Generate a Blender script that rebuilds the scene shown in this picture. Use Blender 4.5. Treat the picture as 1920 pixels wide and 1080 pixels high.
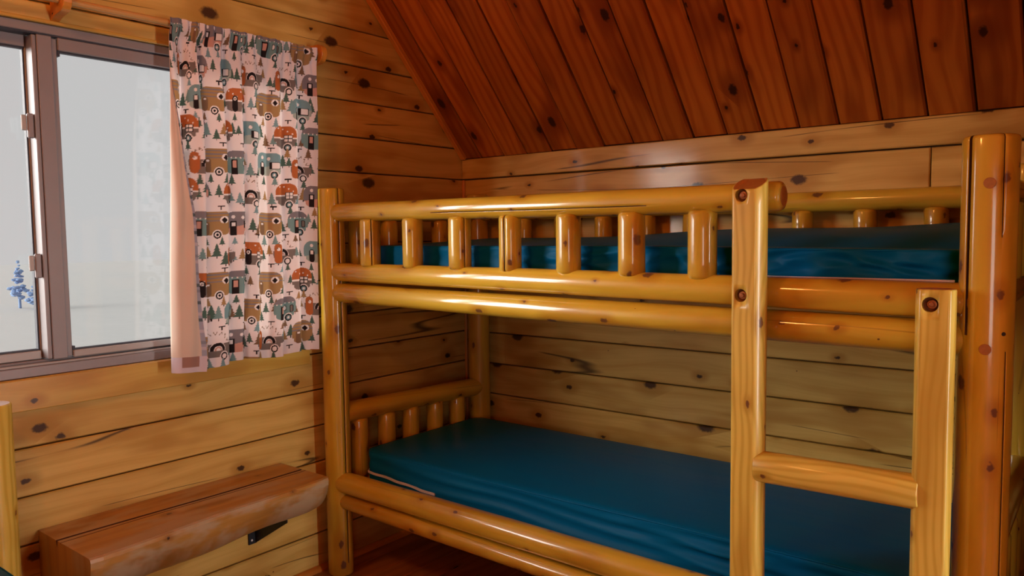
import bpy, bmesh, math, random
import numpy as np
from mathutils import Matrix, Vector, noise as mnoise

random.seed(7); np.random.seed(7)
sc = bpy.context.scene
col = sc.collection
for o in list(bpy.data.objects): bpy.data.objects.remove(o)

# ------------------------------------------------------------------ camera
CAM = Vector((2.4427, -2.6987, 1.30))
F_PX, YAW, PITCH, ROLL = 1455.98, 0.67555, -0.06965, -0.01289
fw = Vector((-math.sin(YAW)*math.cos(PITCH), math.cos(YAW)*math.cos(PITCH), math.sin(PITCH)))
rt = fw.cross(Vector((0, 0, 1))).normalized(); up = rt.cross(fw)
r2 = rt*math.cos(ROLL) + up*math.sin(ROLL); u2 = -rt*math.sin(ROLL) + up*math.cos(ROLL)
cd = bpy.data.cameras.new('camera'); cam = bpy.data.objects.new('camera', cd); col.objects.link(cam)
cd.sensor_width = 36; cd.lens = F_PX*36/1920; cd.clip_start = .02
cam.matrix_world = Matrix(((r2.x, u2.x, -fw.x, CAM.x), (r2.y, u2.y, -fw.y, CAM.y), (r2.z, u2.z, -fw.z, CAM.z), (0, 0, 0, 1)))
sc.camera = cam

# ------------------------------------------------------------------ world, sun, daylight, exposure
w = bpy.data.worlds.new('world'); sc.world = w; w.use_nodes = True
bg = w.node_tree.nodes['Background']; bg.inputs[0].default_value = (1, .995, .99, 1); bg.inputs[1].default_value = .60
def add_light(name, kind, loc, direction, energy, color, **kw):
    l = bpy.data.lights.new(name, kind); l.energy = energy; l.color = color
    for k, v in kw.items(): setattr(l, k, v)
    o = bpy.data.objects.new(name, l); col.objects.link(o); o.location = loc
    o.rotation_euler = Vector(direction).to_track_quat('-Z', 'Y').to_euler()
    return o
# hazy sun behind thin cloud, and the bright overcast around it, both entering through the window wall
add_light('sun', 'SUN', (-6, -7, 5), (.485, .858, -.165), 6.4, (1, .97, .90), angle=math.radians(40))
add_light('bright_overcast', 'SUN', (-6, -5, 5), (.870, .462, -.175), 4.5, (1, .97, .92), angle=math.radians(52))
# daylight at the narrow doorway of the far right-hand wall, past the partition
add_light('daylight_doorway', 'AREA', (5.12, -1.08, .95), (-1, -.05, 0), 58, (1, 1, .97), shape='RECTANGLE', size=.30, size_y=1.7)
# daylight at the window of the front wall, behind the camera on the right
add_light('daylight_front_window', 'AREA', (3.75, -4.12, 1.05), (-.1, 1, 0), 11, (1, 1, .93), shape='RECTANGLE', size=.9, size_y=.9)
vs = sc.view_settings; vs.view_transform = 'Standard'; vs.look = 'None'; vs.gamma = 1; vs.use_curve_mapping = False
vs.exposure = 0.0
cy = sc.cycles; cy.max_bounces = 5; cy.diffuse_bounces = 4; cy.glossy_bounces = 2; cy.transmission_bounces = 2; cy.caustics_reflective = False; cy.caustics_refractive = False

# ------------------------------------------------------------------ node helper / materials
def new_mat(name):
    m = bpy.data.materials.new(name); m.use_nodes = True
    nt = m.node_tree; nt.nodes.clear()
    out = nt.nodes.new('ShaderNodeOutputMaterial'); b = nt.nodes.new('ShaderNodeBsdfPrincipled')
    nt.links.new(b.outputs[0], out.inputs[0])
    return m, nt, b
class N:
    def __init__(s, nt): s.nt = nt
    def n(s, t, **kw):
        x = s.nt.nodes.new(t)
        for k, v in kw.items(): setattr(x, k, v)
        return x
    def put(s, sock, v):
        if isinstance(v, bpy.types.NodeSocket): s.nt.links.new(v, sock)
        else: sock.default_value = v
    def m(s, op, a, b=0., c=0., clamp=False):
        x = s.n('ShaderNodeMath', operation=op, use_clamp=clamp)
        s.put(x.inputs[0], a); s.put(x.inputs[1], b); s.put(x.inputs[2], c); return x.outputs[0]
    def xyz(s, a, b, c=0.):
        x = s.n('ShaderNodeCombineXYZ'); s.put(x.inputs[0], a); s.put(x.inputs[1], b); s.put(x.inputs[2], c); return x.outputs[0]
    def noise(s, v, scale=1., detail=2., rough=.5, dim='2D'):
        x = s.n('ShaderNodeTexNoise', noise_dimensions=dim); s.put(x.inputs['Vector'], v)
        x.inputs['Scale'].default_value = scale; x.inputs['Detail'].default_value = detail; x.inputs['Roughness'].default_value = rough
        return x.outputs[0]
    def ss(s, v, a, b, lo=0., hi=1.):
        x = s.n('ShaderNodeMapRange', interpolation_type='SMOOTHSTEP'); s.put(x.inputs['Value'], v)
        s.put(x.inputs['From Min'], a); s.put(x.inputs['From Max'], b); s.put(x.inputs['To Min'], lo); s.put(x.inputs['To Max'], hi)
        return x.outputs[0]
    def mix(s, f, a, b, blend='MIX'):
        x = s.n('ShaderNodeMix', data_type='RGBA', blend_type=blend, clamp_factor=True)
        s.put(x.inputs[0], f)
        for i, v in ((6, a), (7, b)):
            s.put(x.inputs[i], v if isinstance(v, bpy.types.NodeSocket) else (*v, 1.))
        return x.outputs[2]

def wood(name, light, mid, dark, knot=(.035, .010, .004), kscale=5.5, krad=.013, grain=55., cath=16., rough=.30, coat=.25,
         var=.22, crack=0., bump=.25, kden=.75, wear=None, ww=.26, croughness=.14, spec=.4):
    """knotty pine; UV is in metres, u along the grain"""
    mt, nt, b = new_mat(name); q = N(nt)
    uv = q.n('ShaderNodeUVMap'); sp = q.n('ShaderNodeSeparateXYZ'); nt.links.new(uv.outputs[0], sp.inputs[0])
    oi = q.n('ShaderNodeObjectInfo'); rnd = oi.outputs['Random']
    u = q.m('ADD', sp.outputs[0], q.m('MULTIPLY', rnd, 37.3)); v = q.m('ADD', sp.outputs[1], q.m('MULTIPLY', rnd, 11.7))
    vo = q.n('ShaderNodeTexVoronoi', voronoi_dimensions='2D', feature='F1')
    nt.links.new(q.xyz(q.m('MULTIPLY', u, .62), v), vo.inputs['Vector']); vo.inputs['Scale'].default_value = kscale
    d = q.m('DIVIDE', vo.outputs['Distance'], kscale)
    cs = q.n('ShaderNodeSeparateColor'); nt.links.new(vo.outputs['Color'], cs.inputs[0])
    on = q.m('GREATER_THAN', cs.outputs[0], 1-kden)
    rad = q.m('MULTIPLY', on, q.m('ADD', krad*.3, q.m('MULTIPLY', q.m('POWER', cs.outputs[1], 2.), krad)))
    wob = q.m('MULTIPLY_ADD', q.noise(q.xyz(u, v), 90., 1.), .008, -.004)
    dk = q.m('ADD', d, wob)
    km = q.ss(dk, q.m('MULTIPLY', rad, .55), q.m('ADD', rad, .0005), 1., 0.)
    halo = q.ss(d, rad, q.m('MULTIPLY_ADD', rad, 3.6, .001), 1., 0.)
    ring = q.m('MULTIPLY', q.m('EXPONENT', q.m('MULTIPLY', d, -95.)), q.m('MULTIPLY', rad, 3.0))
    w1 = q.m('MULTIPLY_ADD', q.noise(q.xyz(q.m('MULTIPLY', u, 1.3), q.m('MULTIPLY', v, 4.)), 1., 2.), .11, -.055)
    vv = q.m('ADD', q.m('ADD', v, w1), ring)
    g1 = q.noise(q.xyz(q.m('MULTIPLY', u, 2.2), q.m('MULTIPLY', vv, grain*1.7)), 1., 3., .6)
    wv = q.m('MULTIPLY_ADD', q.m('SINE', q.m('MULTIPLY', vv, cath*2*math.pi)), .5, .5)
    wv = q.m('POWER', wv, 1.8)
    blot = q.noise(q.xyz(q.m('MULTIPLY', u, 2.4), q.m('MULTIPLY', v, 9.)), 1., 2.)
    t = q.m('ADD', q.m('MULTIPLY', g1, .62), q.m('MULTIPLY', wv, ww)); t = q.ss(t, .20, .50+ww*.8)
    c = q.mix(t, light, mid)
    c = q.mix(q.ss(blot, .46, .74, 0., .75), c, dark)
    c = q.mix(q.m('MULTIPLY', halo, .75), c, dark)
    c = q.mix(q.m('MULTIPLY', km, .93), c, knot)
    bri = q.m('MULTIPLY_ADD', q.m('FRACT', q.m('MULTIPLY', rnd, 91.7)), var*2, 1.-var)
    c = q.mix(1., c, q.xyz(bri, bri, bri), 'MULTIPLY')
    h = q.m('MULTIPLY', q.noise(q.xyz(q.m('MULTIPLY', u, 2.2), q.m('MULTIPLY', v, grain*1.7)), 1., 2.), .5)
    if crack > 0:
        cn = q.noise(q.xyz(q.m('MULTIPLY', u, .45), q.m('MULTIPLY', v, 9.)), 1., .6)
        cl = q.ss(q.m('ABSOLUTE', q.m('SUBTRACT', cn, .5)), 0., .010, 1., 0.)
        cm = q.ss(q.noise(q.xyz(q.m('MULTIPLY', u, 1.9), q.m('MULTIPLY', v, 5.)), 1., 1.), .52, .6)
        cl = q.m('MULTIPLY', cl, cm)
        c = q.mix(q.m('MULTIPLY', cl, crack), c, (.03, .01, .003))
    rgh = q.m('MULTIPLY_ADD', blot, .16, rough-.08)
    if wear is not None:
        wn = q.noise(q.xyz(q.m('MULTIPLY', u, 3.2), q.m('MULTIPLY', v, 9.)), 1., 4., .62)
        wm = q.ss(wn, .43, .60)
        c = q.mix(q.m('MULTIPLY', wm, .75), c, wear); rgh = q.m('MULTIPLY_ADD', wm, .25, rgh)
    nt.links.new(c, b.inputs['Base Color']); nt.links.new(rgh, b.inputs['Roughness'])
    b.inputs['Coat Weight'].default_value = coat; b.inputs['Coat Roughness'].default_value = croughness; b.inputs['Specular IOR Level'].default_value = spec
    bp = q.n('ShaderNodeBump'); bp.inputs['Strength'].default_value = bump; bp.inputs['Distance'].default_value = .0012
    nt.links.new(h, bp.inputs['Height']); nt.links.new(bp.outputs[0], b.inputs['Normal'])
    return mt
def plain(name, c, rough=.5, metal=0., nscale=60., namt=.12, bump=0., coat=0., spec=.5):
    mt, nt, b = new_mat(name); q = N(nt)
    tc = q.n('ShaderNodeTexCoord'); nz = q.noise(tc.outputs['Object'], nscale, 3., .55, '3D')
    f = q.m('MULTIPLY_ADD', nz, namt*2, 1-namt)
    nt.links.new(q.mix(1., c, q.xyz(f, f, f), 'MULTIPLY'), b.inputs['Base Color'])
    b.inputs['Roughness'].default_value = rough; b.inputs['Metallic'].default_value = metal
    b.inputs['Coat Weight'].default_value = coat; b.inputs['Specular IOR Level'].default_value = spec
    if bump:
        bp = q.n('ShaderNodeBump'); bp.inputs['Strength'].default_value = bump; bp.inputs['Distance'].default_value = .001
        nt.links.new(nz, bp.inputs['Height']); nt.links.new(bp.outputs[0], b.inputs['Normal'])
    return mt

M = {}
M['wall'] = wood('pine_wall', (.69, .460, .125), (.59, .360, .080), (.43, .220, .034), kscale=6.2, krad=.020, kden=.85, rough=.46, coat=.32, crack=.85, var=.10, croughness=.12, spec=.25)
M['ceiling'] = wood('stained_ceiling', (.50, .145, .016), (.38, .092, .009), (.23, .044, .004), kscale=5.4, krad=.019, rough=.5, coat=.10, var=.22, cath=26., kden=.95, ww=.55, spec=.2)
M['floor'] = wood('floor_wood', (.46, .20, .065), (.35, .14, .042), (.22, .08, .022), kscale=4., krad=.014, rough=.4, coat=.15, var=.22)
M['log'] = wood('peeled_log', (.69, .465, .045), (.61, .370, .027), (.47, .230, .014), knot=(.13, .05, .022), kscale=10.5, krad=.0105, grain=40, cath=14., ww=.42, rough=.40, coat=1.0, var=.07, crack=.35, bump=.2, croughness=.10, spec=.3, kden=.7)
M['ladder'] = wood('ladder_log', (.80, .60, .115), (.66, .45, .062), (.50, .29, .030), knot=(.16, .06, .02), kscale=7.5, krad=.007, grain=34, cath=58., ww=.6, rough=.34, coat=.3, var=.05, kden=.7)
M['endgrain'] = plain('end_grain', (.45, .18, .035), .5, nscale=140, namt=.25)
M['split'] = plain('split_wood_shade', (.10, .035, .012), .8)  # split wood, with shade inside cracks and grooves put into the colour
M['bench'] = wood('bench_wood', (.50, .255, .055), (.41, .190, .038), (.28, .115, .025), kscale=4., krad=.012, rough=.42, coat=.12, var=.03, wear=(.48, .37, .23))
M['trim'] = wood('trim_wood', (.70, .29, .04), (.60, .22, .026), (.48, .14, .018), kscale=4., krad=.008, rough=.35, var=.05)
M['apron'] = wood('apron_wood', (.62, .40, .080), (.54, .315, .050), (.44, .205, .028), kscale=5.5, krad=.019, rough=.36, var=.04)
M['back'] = plain('wall_core', (.09, .03, .008), .9)
M['shell'] = plain('far_wall_bounce', (.74, .22, .02), .6, 0, 6., .12)  # unseen walls and roof slope, reddened so their bounce light turns orange
M['alu'] = plain('window_frame_taupe', (.26, .23, .235), .42, .15, 30, .05)
M['aluw'] = plain('window_frame_white', (.40, .375, .36), .4, .05, 30, .04)
M['rubber'] = plain('dark_gasket', (.03, .03, .045), .5)
M['steel'] = plain('black_steel', (.035, .035, .04), .45, .6)
M['bolt'] = plain('bolt_head', (.42, .17, .07), .42, .5)
M['hole'] = plain('counterbore', (.24, .07, .018), .6)
M['zip'] = plain('zipper_and_lit_cap', (.72, .68, .66), .6, 0, 300, .2)
M['rod'] = wood('rod_wood', (.62, .36, .12), (.54, .28, .08), (.44, .2, .04), kden=.1, rough=.35, var=.02)
# vinyl
mt, nt, b = new_mat('teal_vinyl'); q = N(nt); tc = q.n('ShaderNodeTexCoord')
n1 = q.noise(tc.outputs['Object'], 3.2, 3., .5, '3D'); n2 = q.noise(tc.outputs['Object'], 420., 2., .5, '3D')
nt.links.new(q.mix(n1, (.001, .105, .280), (.002, .140, .300)), b.inputs['Base Color'])
nt.links.new(q.m('MULTIPLY_ADD', n1, .12, .36), b.inputs['Roughness'])
bp = q.n('ShaderNodeBump'); bp.inputs['Strength'].default_value = .12; bp.inputs['Distance'].default_value = .0006
nt.links.new(n2, bp.inputs['Height'])
bp2 = q.n('ShaderNodeBump'); bp2.inputs['Strength'].default_value = .35; bp2.inputs['Distance'].default_value = .012
mp = q.n('ShaderNodeMapping'); mp.inputs['Scale'].default_value = (2.2, 9, 5); nt.links.new(tc.outputs['Object'], mp.inputs[0])
nt.links.new(q.noise(mp.outputs[0], 1., 2., .5, '3D'), bp2.inputs['Height']); nt.links.new(bp.outputs[0], bp2.inputs['Normal'])
nt.links.new(bp2.outputs[0], b.inputs['Normal']); b.inputs['Specular IOR Level'].default_value = .07; M['vinyl'] = mt
# glass: clear thin pane, fresnel gloss
mt = bpy.data.materials.new('window_glass'); mt.use_nodes = True; nt = mt.node_tree; nt.nodes.clear(); q = N(nt)
o_ = q.n('ShaderNodeOutputMaterial'); tr = q.n('ShaderNodeBsdfTransparent'); gl = q.n('ShaderNodeBsdfGlossy'); gl.inputs['Roughness'].default_value = .02
tr.inputs[0].default_value = (.98, .98, .98, 1)
mx = q.n('ShaderNodeMixShader'); mx.inputs[0].default_value = .03
nt.links.new(tr.outputs[0], mx.inputs[1]); nt.links.new(gl.outputs[0], mx.inputs[2]); nt.links.new(mx.outputs[0], o_.inputs[0])
M['glass'] = mt
# printed cotton: colour comes from the woven print stored on the cloth
mt = bpy.data.materials.new('printed_cotton'); mt.use_nodes = True; nt = mt.node_tree; nt.nodes.clear(); q = N(nt)
o_ = q.n('ShaderNodeOutputMaterial'); at = q.n('ShaderNodeAttribute', attribute_name='print')
df = q.n('ShaderNodeBsdfDiffuse'); tl = q.n('ShaderNodeBsdfTranslucent'); mx = q.n('ShaderNodeMixShader'); mx.inputs[0].default_value = .22
nt.links.new(at.outputs['Color'], df.inputs[0])
nt.links.new(q.mix(1., at.outputs['Color'], (1., .80, .66), 'MULTIPLY'), tl.inputs[0])
nt.links.new(df.outputs[0], mx.inputs[1]); nt.links.new(tl.outputs[0], mx.inputs[2]); nt.links.new(mx.outputs[0], o_.inputs[0])
M['cotton'] = mt
M['foliage'] = plain('hazy_foliage', (.22, .34, .56), .9, 0, 8., .3)  # distance haze put into the foliage colour as blue

# ------------------------------------------------------------------ object helpers
W = {}
def link(o, parent=None, mat=None):
    """place o at world matrix mat, under parent"""
    col.objects.link(o); mat = mat or Matrix.Identity(4)
    W[o.name] = mat
    if parent is not None:
        o.parent = parent; o.matrix_basis = W[parent.name].inverted() @ mat
    else: o.matrix_basis = mat
    return o
def tag(o, label=None, cat=None, group=None, kind=None):
    if label: o['label'] = label
    if cat: o['category'] = cat
    if group: o['group'] = group
    if kind: o['kind'] = kind
    return o
def empty(name, loc):
    e = bpy.data.objects.new(name, None); e.empty_display_size = .1
    return link(e, None, Matrix.Translation(loc))
def mesh_obj(name, bm, mats, parent=None, mat=None, smooth=False):
    me = bpy.data.meshes.new(name); bm.normal_update(); bm.to_mesh(me); bm.free()
    for m in (mats if isinstance(mats, (list, tuple)) else [mats]): me.materials.append(m)
    if smooth:
        for p in me.polygons: p.use_smooth = True
    return link(bpy.data.objects.new(name, me), parent, mat)
def basis(x, y, z, o=(0, 0, 0)):
    return Matrix(((x[0], y[0], z[0], o[0]), (x[1], y[1], z[1], o[1]), (x[2], y[2], z[2], o[2]), (0, 0, 0, 1)))
def board(name, poly, thick, mat, mtx, parent, bev=.004, bseg=1):
    """poly in local (x along grain, y across), front face at z=0, body behind; bevelled front edges"""
    bm = bmesh.new(); uvl = bm.loops.layers.uv.new('UVMap')
    cx = sum(p[0] for p in poly)/len(poly); cy = sum(p[1] for p in poly)/len(poly)
    vs_ = [bm.verts.new((p[0]-cx, p[1]-cy, 0)) for p in poly]
    f = bm.faces.new(vs_); bm.normal_update()
    if f.normal.z < 0: f.normal_flip()
    r = bmesh.ops.extrude_face_region(bm, geom=[f])
    nv = [g for g in r['geom'] if isinstance(g, bmesh.types.BMVert)]
    for v in nv: v.co.z = -thick
    bm.normal_update(); bmesh.ops.recalc_face_normals(bm, faces=bm.faces[:])
    ed = [e for e in bm.edges if all(abs(v.co.z) < 1e-6 for v in e.verts)]
    if bev: bmesh.ops.bevel(bm, geom=ed, offset=bev, segments=bseg, affect='EDGES', profile=.5)
    for fc in bm.faces:
        for l in fc.loops: l[uvl].uv = (l.vert.co.x, l.vert.co.y + (l.vert.co.z if abs(fc.normal.z) < .3 else 0))
    return mesh_obj(name, bm, mat, parent, mtx @ Matrix.Translation((cx, cy, 0)))
def box(name, a, b, mat, parent=None, bev=0., uvaxis=0, seg=1):
    """axis-aligned box with own origin; uv u along world axis uvaxis"""
    a, b = Vector(a), Vector(b); c = (a+b)/2; s = b-a
    bm = bmesh.new(); bmesh.ops.create_cube(bm, size=1.)
    for v in bm.verts: v.co = Vector((v.co.x*s.x, v.co.y*s.y, v.co.z*s.z))
    if bev: bmesh.ops.bevel(bm, geom=bm.edges[:], offset=bev, segments=seg, affect='EDGES', profile=.5)
    uvl = bm.loops.layers.uv.new('UVMap'); o = [i for i in range(3) if i != uvaxis]
    for fc in bm.faces:
        for l in fc.loops: l[uvl].uv = (l.vert.co[uvaxis], l.vert.co[o[0]]+l.vert.co[o[1]])
    return mesh_obj(name, bm, mat, parent, Matrix.Translation(c))
def log(name, p0, p1, r0, r1, mat, parent, rnd0=.007, rnd1=.007, segs=22, wob=.02, bend=0., seed=0, cracks=(), flat=None, top=None, face=None, ripple=.012, cap=None):
    """a peeled log from p0 to p1; local z runs along it, local x looks at 'face' (default the room)"""
    p0, p1 = Vector(p0), Vector(p1); ax = p1-p0; L = ax.length; z = ax.normalized()
    ref = Vector(face) if face else Vector((.35, -1, .15))
    x = (ref - z*ref.dot(z)).normalized(); y = z.cross(x)
    rs = random.Random(seed*131+17)
    nb = max(4, int(L/.06)); ts = [0, rnd0*.3, rnd0] + [rnd0+(L-rnd0-rnd1)*i/nb for i in range(1, nb)] + [L-rnd1, L-rnd1*.3, L]
    for (a_, t0, t1, w_, dp) in cracks:
        ts += [max(rnd0, t0), min(L-rnd1, t1)]
    ts = sorted(set(round(t, 5) for t in ts))
    an = [-math.pi + 2*math.pi*i/segs for i in range(segs)]
    for (a_, t0, t1, w_, dp) in cracks:
        a0 = math.radians(a_); an = [a for a in an if abs(a-a0) > w_*1.2] + [a0-w_, a0-w_*.78, a0, a0+w_*.78, a0+w_]
    if flat:
        half = math.acos(flat); an = [a for a in an if abs(abs(a)-half) > .05] + [-half, half]
    an = sorted(an)
    ph = [rs.uniform(0, 6.28) for _ in range(8)]
    bd = rs.uniform(0, 6.28)
    bm = bmesh.new(); uvl = bm.loops.layers.uv.new('UVMap'); rows = []
    for t in ts:
        f = t/L; r = r0+(r1-r0)*f
        r *= 1 + wob*(math.sin(t*7.1+ph[0])*.5 + math.sin(t*17.3+ph[1])*.3 + math.sin(t*3.1+ph[2])*.4)
        e = 0.
        if t < rnd0: e = rnd0*(1-math.sqrt(max(0, 1-(1-t/rnd0)**2)))
        if t > L-rnd1: e = max(e, rnd1*(1-math.sqrt(max(0, 1-((t-L+rnd1)/rnd1)**2))))
        ox = bend*math.sin(math.pi*f)*math.cos(bd); oy = bend*math.sin(math.pi*f)*math.sin(bd)
        row = []
        for a in an:
            ra = r*(1+ripple*(math.sin(2*a+ph[3]+t*1.3)+.6*math.sin(3*a+ph[4]-t*2.1)+.35*math.sin(5*a+ph[5]+t*4))) - e
            for (a_, t0, t1, w_, dp) in cracks:
                da = abs(a-math.radians(a_) )
                if da < w_*.9 and t0 <= t <= t1:
                    k = min(1, (t-t0)/.12 if t0 > 0 else 1, (t1-t)/.05 if t1 < L else 1); ra -= dp*k
            vx, vy = ra*math.cos(a), ra*math.sin(a)
            if flat and vx > r*flat: vx = r*flat - e
            vz = t
            if top and t > L-.06: vz = t - top*max(0., (vx+r*.55))*(t-(L-.06))/.06
            row.append(bm.verts.new((vx+ox, vy+oy, vz)))
        rows.append(row)
    n = len(an)
    for i in range(len(ts)-1):
        for j in range(n):
            k = (j+1) % n
            fc = bm.faces.new((rows[i][j], rows[i][k], rows[i+1][k], rows[i+1][j])); fc.smooth = True
            for (a_, t0, t1, w_, dp) in cracks:
                if t0 <= ts[i] and ts[i+1] <= max(t1, L if t1 >= L else t1) and abs(an[j]-math.radians(a_)) < w_*1.01 and abs(an[k]-math.radians(a_)) < w_*1.01: fc.material_index = 2; fc.smooth = False
            a1 = an[j]; a2 = an[k] if k else math.pi
            for l, uu in zip(fc.loops, ((ts[i], a1*r0), (ts[i], a2*r0), (ts[i+1], a2*r0), (ts[i+1], a1*r0))): l[uvl].uv = uu
    for row, rev in ((rows[0], True), (rows[-1], False)):
        fc = bm.faces.new(row[::-1] if rev else row); fc.material_index = 1
        for l in fc.loops: l[uvl].uv = (l.vert.co.x, l.vert.co.y)
    return mesh_obj(name, bm, [mat, cap or M['endgrain'], M['split']] if cracks else [mat, cap or M['endgrain']], parent, basis(x, y, z, p0))
def disc(name, c, nrm, r, depth, mat, parent, segs=20, bev=.001):
    """short cylinder whose outer face centre is c, facing nrm"""
    z = Vector(nrm).normalized(); x = z.orthogonal().normalized(); y = z.cross(x)
    bm = bmesh.new(); bmesh.ops.create_cone(bm, cap_ends=True, segments=segs, radius1=r, radius2=r, depth=depth)
    for v in bm.verts: v.co.z -= depth/2
    if bev: bmesh.ops.bevel(bm, geom=[e for e in bm.edges if all(abs(v.co.z) < 1e-6 for v in e.verts)], offset=bev, segments=2, affect='EDGES', profile=.5)
    uvl = bm.loops.layers.uv.new('UVMap')
    for fc in bm.faces:
        for l in fc.loops: l[uvl].uv = (l.vert.co.x, l.vert.co.y)
    return mesh_obj(name, bm, mat, parent, basis(x, y, z, c))
def tube(name, pts, r, mat, parent, segs=8, closed=False, smooth=True):
    pts = [Vector(p) for p in pts]; n = len(pts); o = pts[0].copy(); bm = bmesh.new(); rows = []
    for i, p in enumerate(pts):
        a = pts[(i-1) % n] if (closed or i > 0) else p; b_ = pts[(i+1) % n] if (closed or i < n-1) else p
        t = (b_-a).normalized(); x = t.cross(Vector((0, 0, 1)))
        x = x.normalized() if x.length > 1e-4 else Vector((1, 0, 0)); y = t.cross(x)
        rows.append([bm.verts.new(p-o+x*r*math.cos(6.2832*k/segs)+y*r*math.sin(6.2832*k/segs)) for k in range(segs)])
    for i in range(n if closed else n-1):
        A, B = rows[i], rows[(i+1) % n]
        for k in range(segs): bm.faces.new((A[k], A[(k+1) % segs], B[(k+1) % segs], B[k]))
    if not closed: bm.faces.new(rows[0][::-1]); bm.faces.new(rows[-1])
    bmesh.ops.recalc_face_normals(bm, faces=bm.faces[:])
    return mesh_obj(name, bm, mat, parent, Matrix.Translation(o), smooth)
def cut(obj, cutters):
    """carve the cutters out of obj (counterbores) and drop the cutters"""
    for c in cutters:
        m_ = obj.modifiers.new('cut', 'BOOLEAN'); m_.operation = 'DIFFERENCE'; m_.object = c; m_.solver = 'EXACT'
    bpy.context.view_layer.update(); dg = bpy.context.evaluated_depsgraph_get()
    me = bpy.data.meshes.new_from_object(obj.evaluated_get(dg)); obj.modifiers.clear(); obj.data = me
    for c in cutters: bpy.data.objects.remove(c)

# ================================================================== ROOM SHELL
RX, RY, ZW, SL = 5.0, -4.0, 1.632, 1.092        # room size, knee wall height, roof slope
TH = math.atan(SL)
JZ = [0] + [.147+.1405*k for k in range(30)]
WY0, WY1, WZ0, WZ1 = -2.66, -.93, .908, 1.915   # window opening in the left wall
RIDGE = RY/2
def roof_z(y): return ZW + .012 + SL*(-y if y > RIDGE else y-RY)
# --- left (window) wall: core with opening + one board per course
def core_wall(name, rects, thick, mtx, label):
    bm = bmesh.new()
    for poly in rects:
        f = bm.faces.new([bm.verts.new((p[0], p[1], 0)) for p in poly]); bm.normal_update()
        if f.normal.z < 0: f.normal_flip()
        r = bmesh.ops.extrude_face_region(bm, geom=[f])
        for g in r['geom']:
            if isinstance(g, bmesh.types.BMVert): g.co.z = -thick
    bmesh.ops.recalc_face_normals(bm, faces=bm.faces[:])
    return tag(mesh_obj(name, bm, M['back'], None, mtx), label, 'wall', kind='structure')
ML = basis((0, 1, 0), (0, 0, 1), (1, 0, 0))
rz = roof_z(RIDGE)+.15
wl = core_wall('wall_left', [[(RY-.1, -.1), (.1, -.1), (.1, WZ0), (RY-.1, WZ0)], [(WY1, WZ0), (.1, WZ0), (.1, roof_z(0)+.05), (WY1, roof_z(WY1)+.15)],
      [(RY-.1, WZ0), (WY0, WZ0), (WY0, roof_z(WY0)+.15), (RY-.1, roof_z(RY)+.05)],
      [(WY0, WZ1), (WY1, WZ1), (WY1, roof_z(WY1)+.15), (RIDGE, rz), (WY0, roof_z(WY0)+.15)]], .09, ML @ Matrix.Translation((0, 0, -.022)),
      'horizontal honey-stained pine board wall with the window and a sloped gable top')
def clip_course(z0, z1):
    """course polygon inside the gable (y from RY to 0), clipped by the roof line"""
    def ylim(z): return 0. if z <= roof_z(0) else -(z-roof_z(0))/SL
    def ylo(z): return RY if z <= roof_z(RY) else RY+(z-roof_z(RY))/SL
    pts = [(ylo(z0), z0), (ylim(z0), z0)]
    if z0 < roof_z(0) < z1: pts.append((0, roof_z(0)))
    if ylim(z1)-ylo(z1) > .02: pts += [(ylim(z1), z1), (ylo(z1), z1)]
    else: pts.append((RIDGE, roof_z(RIDGE)))
    if z0 < roof_z(RY) < z1: pts.append((RY, roof_z(RY)))
    return pts
GAP = .0024
for k in range(len(JZ)-1):
    z0, z1 = JZ[k]+GAP, JZ[k+1]-GAP
    if z0 > roof_z(RIDGE)-.03: break
    full = clip_course(z0, z1); polys = []
    e = .0
    if z1 <= WZ0 or z0 >= WZ1: polys = [full]
    else:
        yl, yr = (RY, RY), [p[0] for p in full if p[0] > RIDGE]
        lo = min(p[0] for p in full); 
        if z0 < WZ0:      # notch under the window
            polys = [[(RY, z0), (0, z0), (0, z1), (WY1, z1), (WY1, WZ0), (WY0, WZ0), (WY0, z1), (RY, z1)]]
        elif z1 > WZ1:    # notch over the window
            right = [p for p in full if p[0] > RIDGE]; left = [p for p in full if p[0] < RIDGE]
            rb = max(p[0] for p in right if abs(p[1]-z0) < 1e-6); rt_ = max(p[0] for p in right if abs(p[1]-z1) < 1e-6)
            lb = min(p[0] for p in left if abs(p[1]-z0) < 1e-6); lt = min(p[0] for p in left if abs(p[1]-z1) < 1e-6)
            polys = [[(WY1, z0), (rb, z0), (rt_, z1), (lt, z1), (lb, z0), (WY0, z0), (WY0, WZ1), (WY1, WZ1)]]
        else:
            rb = [p for p in full if p[0] > RIDGE]; lb = [p for p in full if p[0] <= RIDGE]
            polys = [[(WY1, z0)] + rb + [(WY1, z1)], [(WY0, z1)] + [p for p in lb] + [(WY0, z0)]]
    for pg in polys:
        board('log_board', pg, .024, M['wall'], ML @ Matrix.Translation((0, 0, random.uniform(-.0015, .0015))), wl, bev=.0035)
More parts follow.
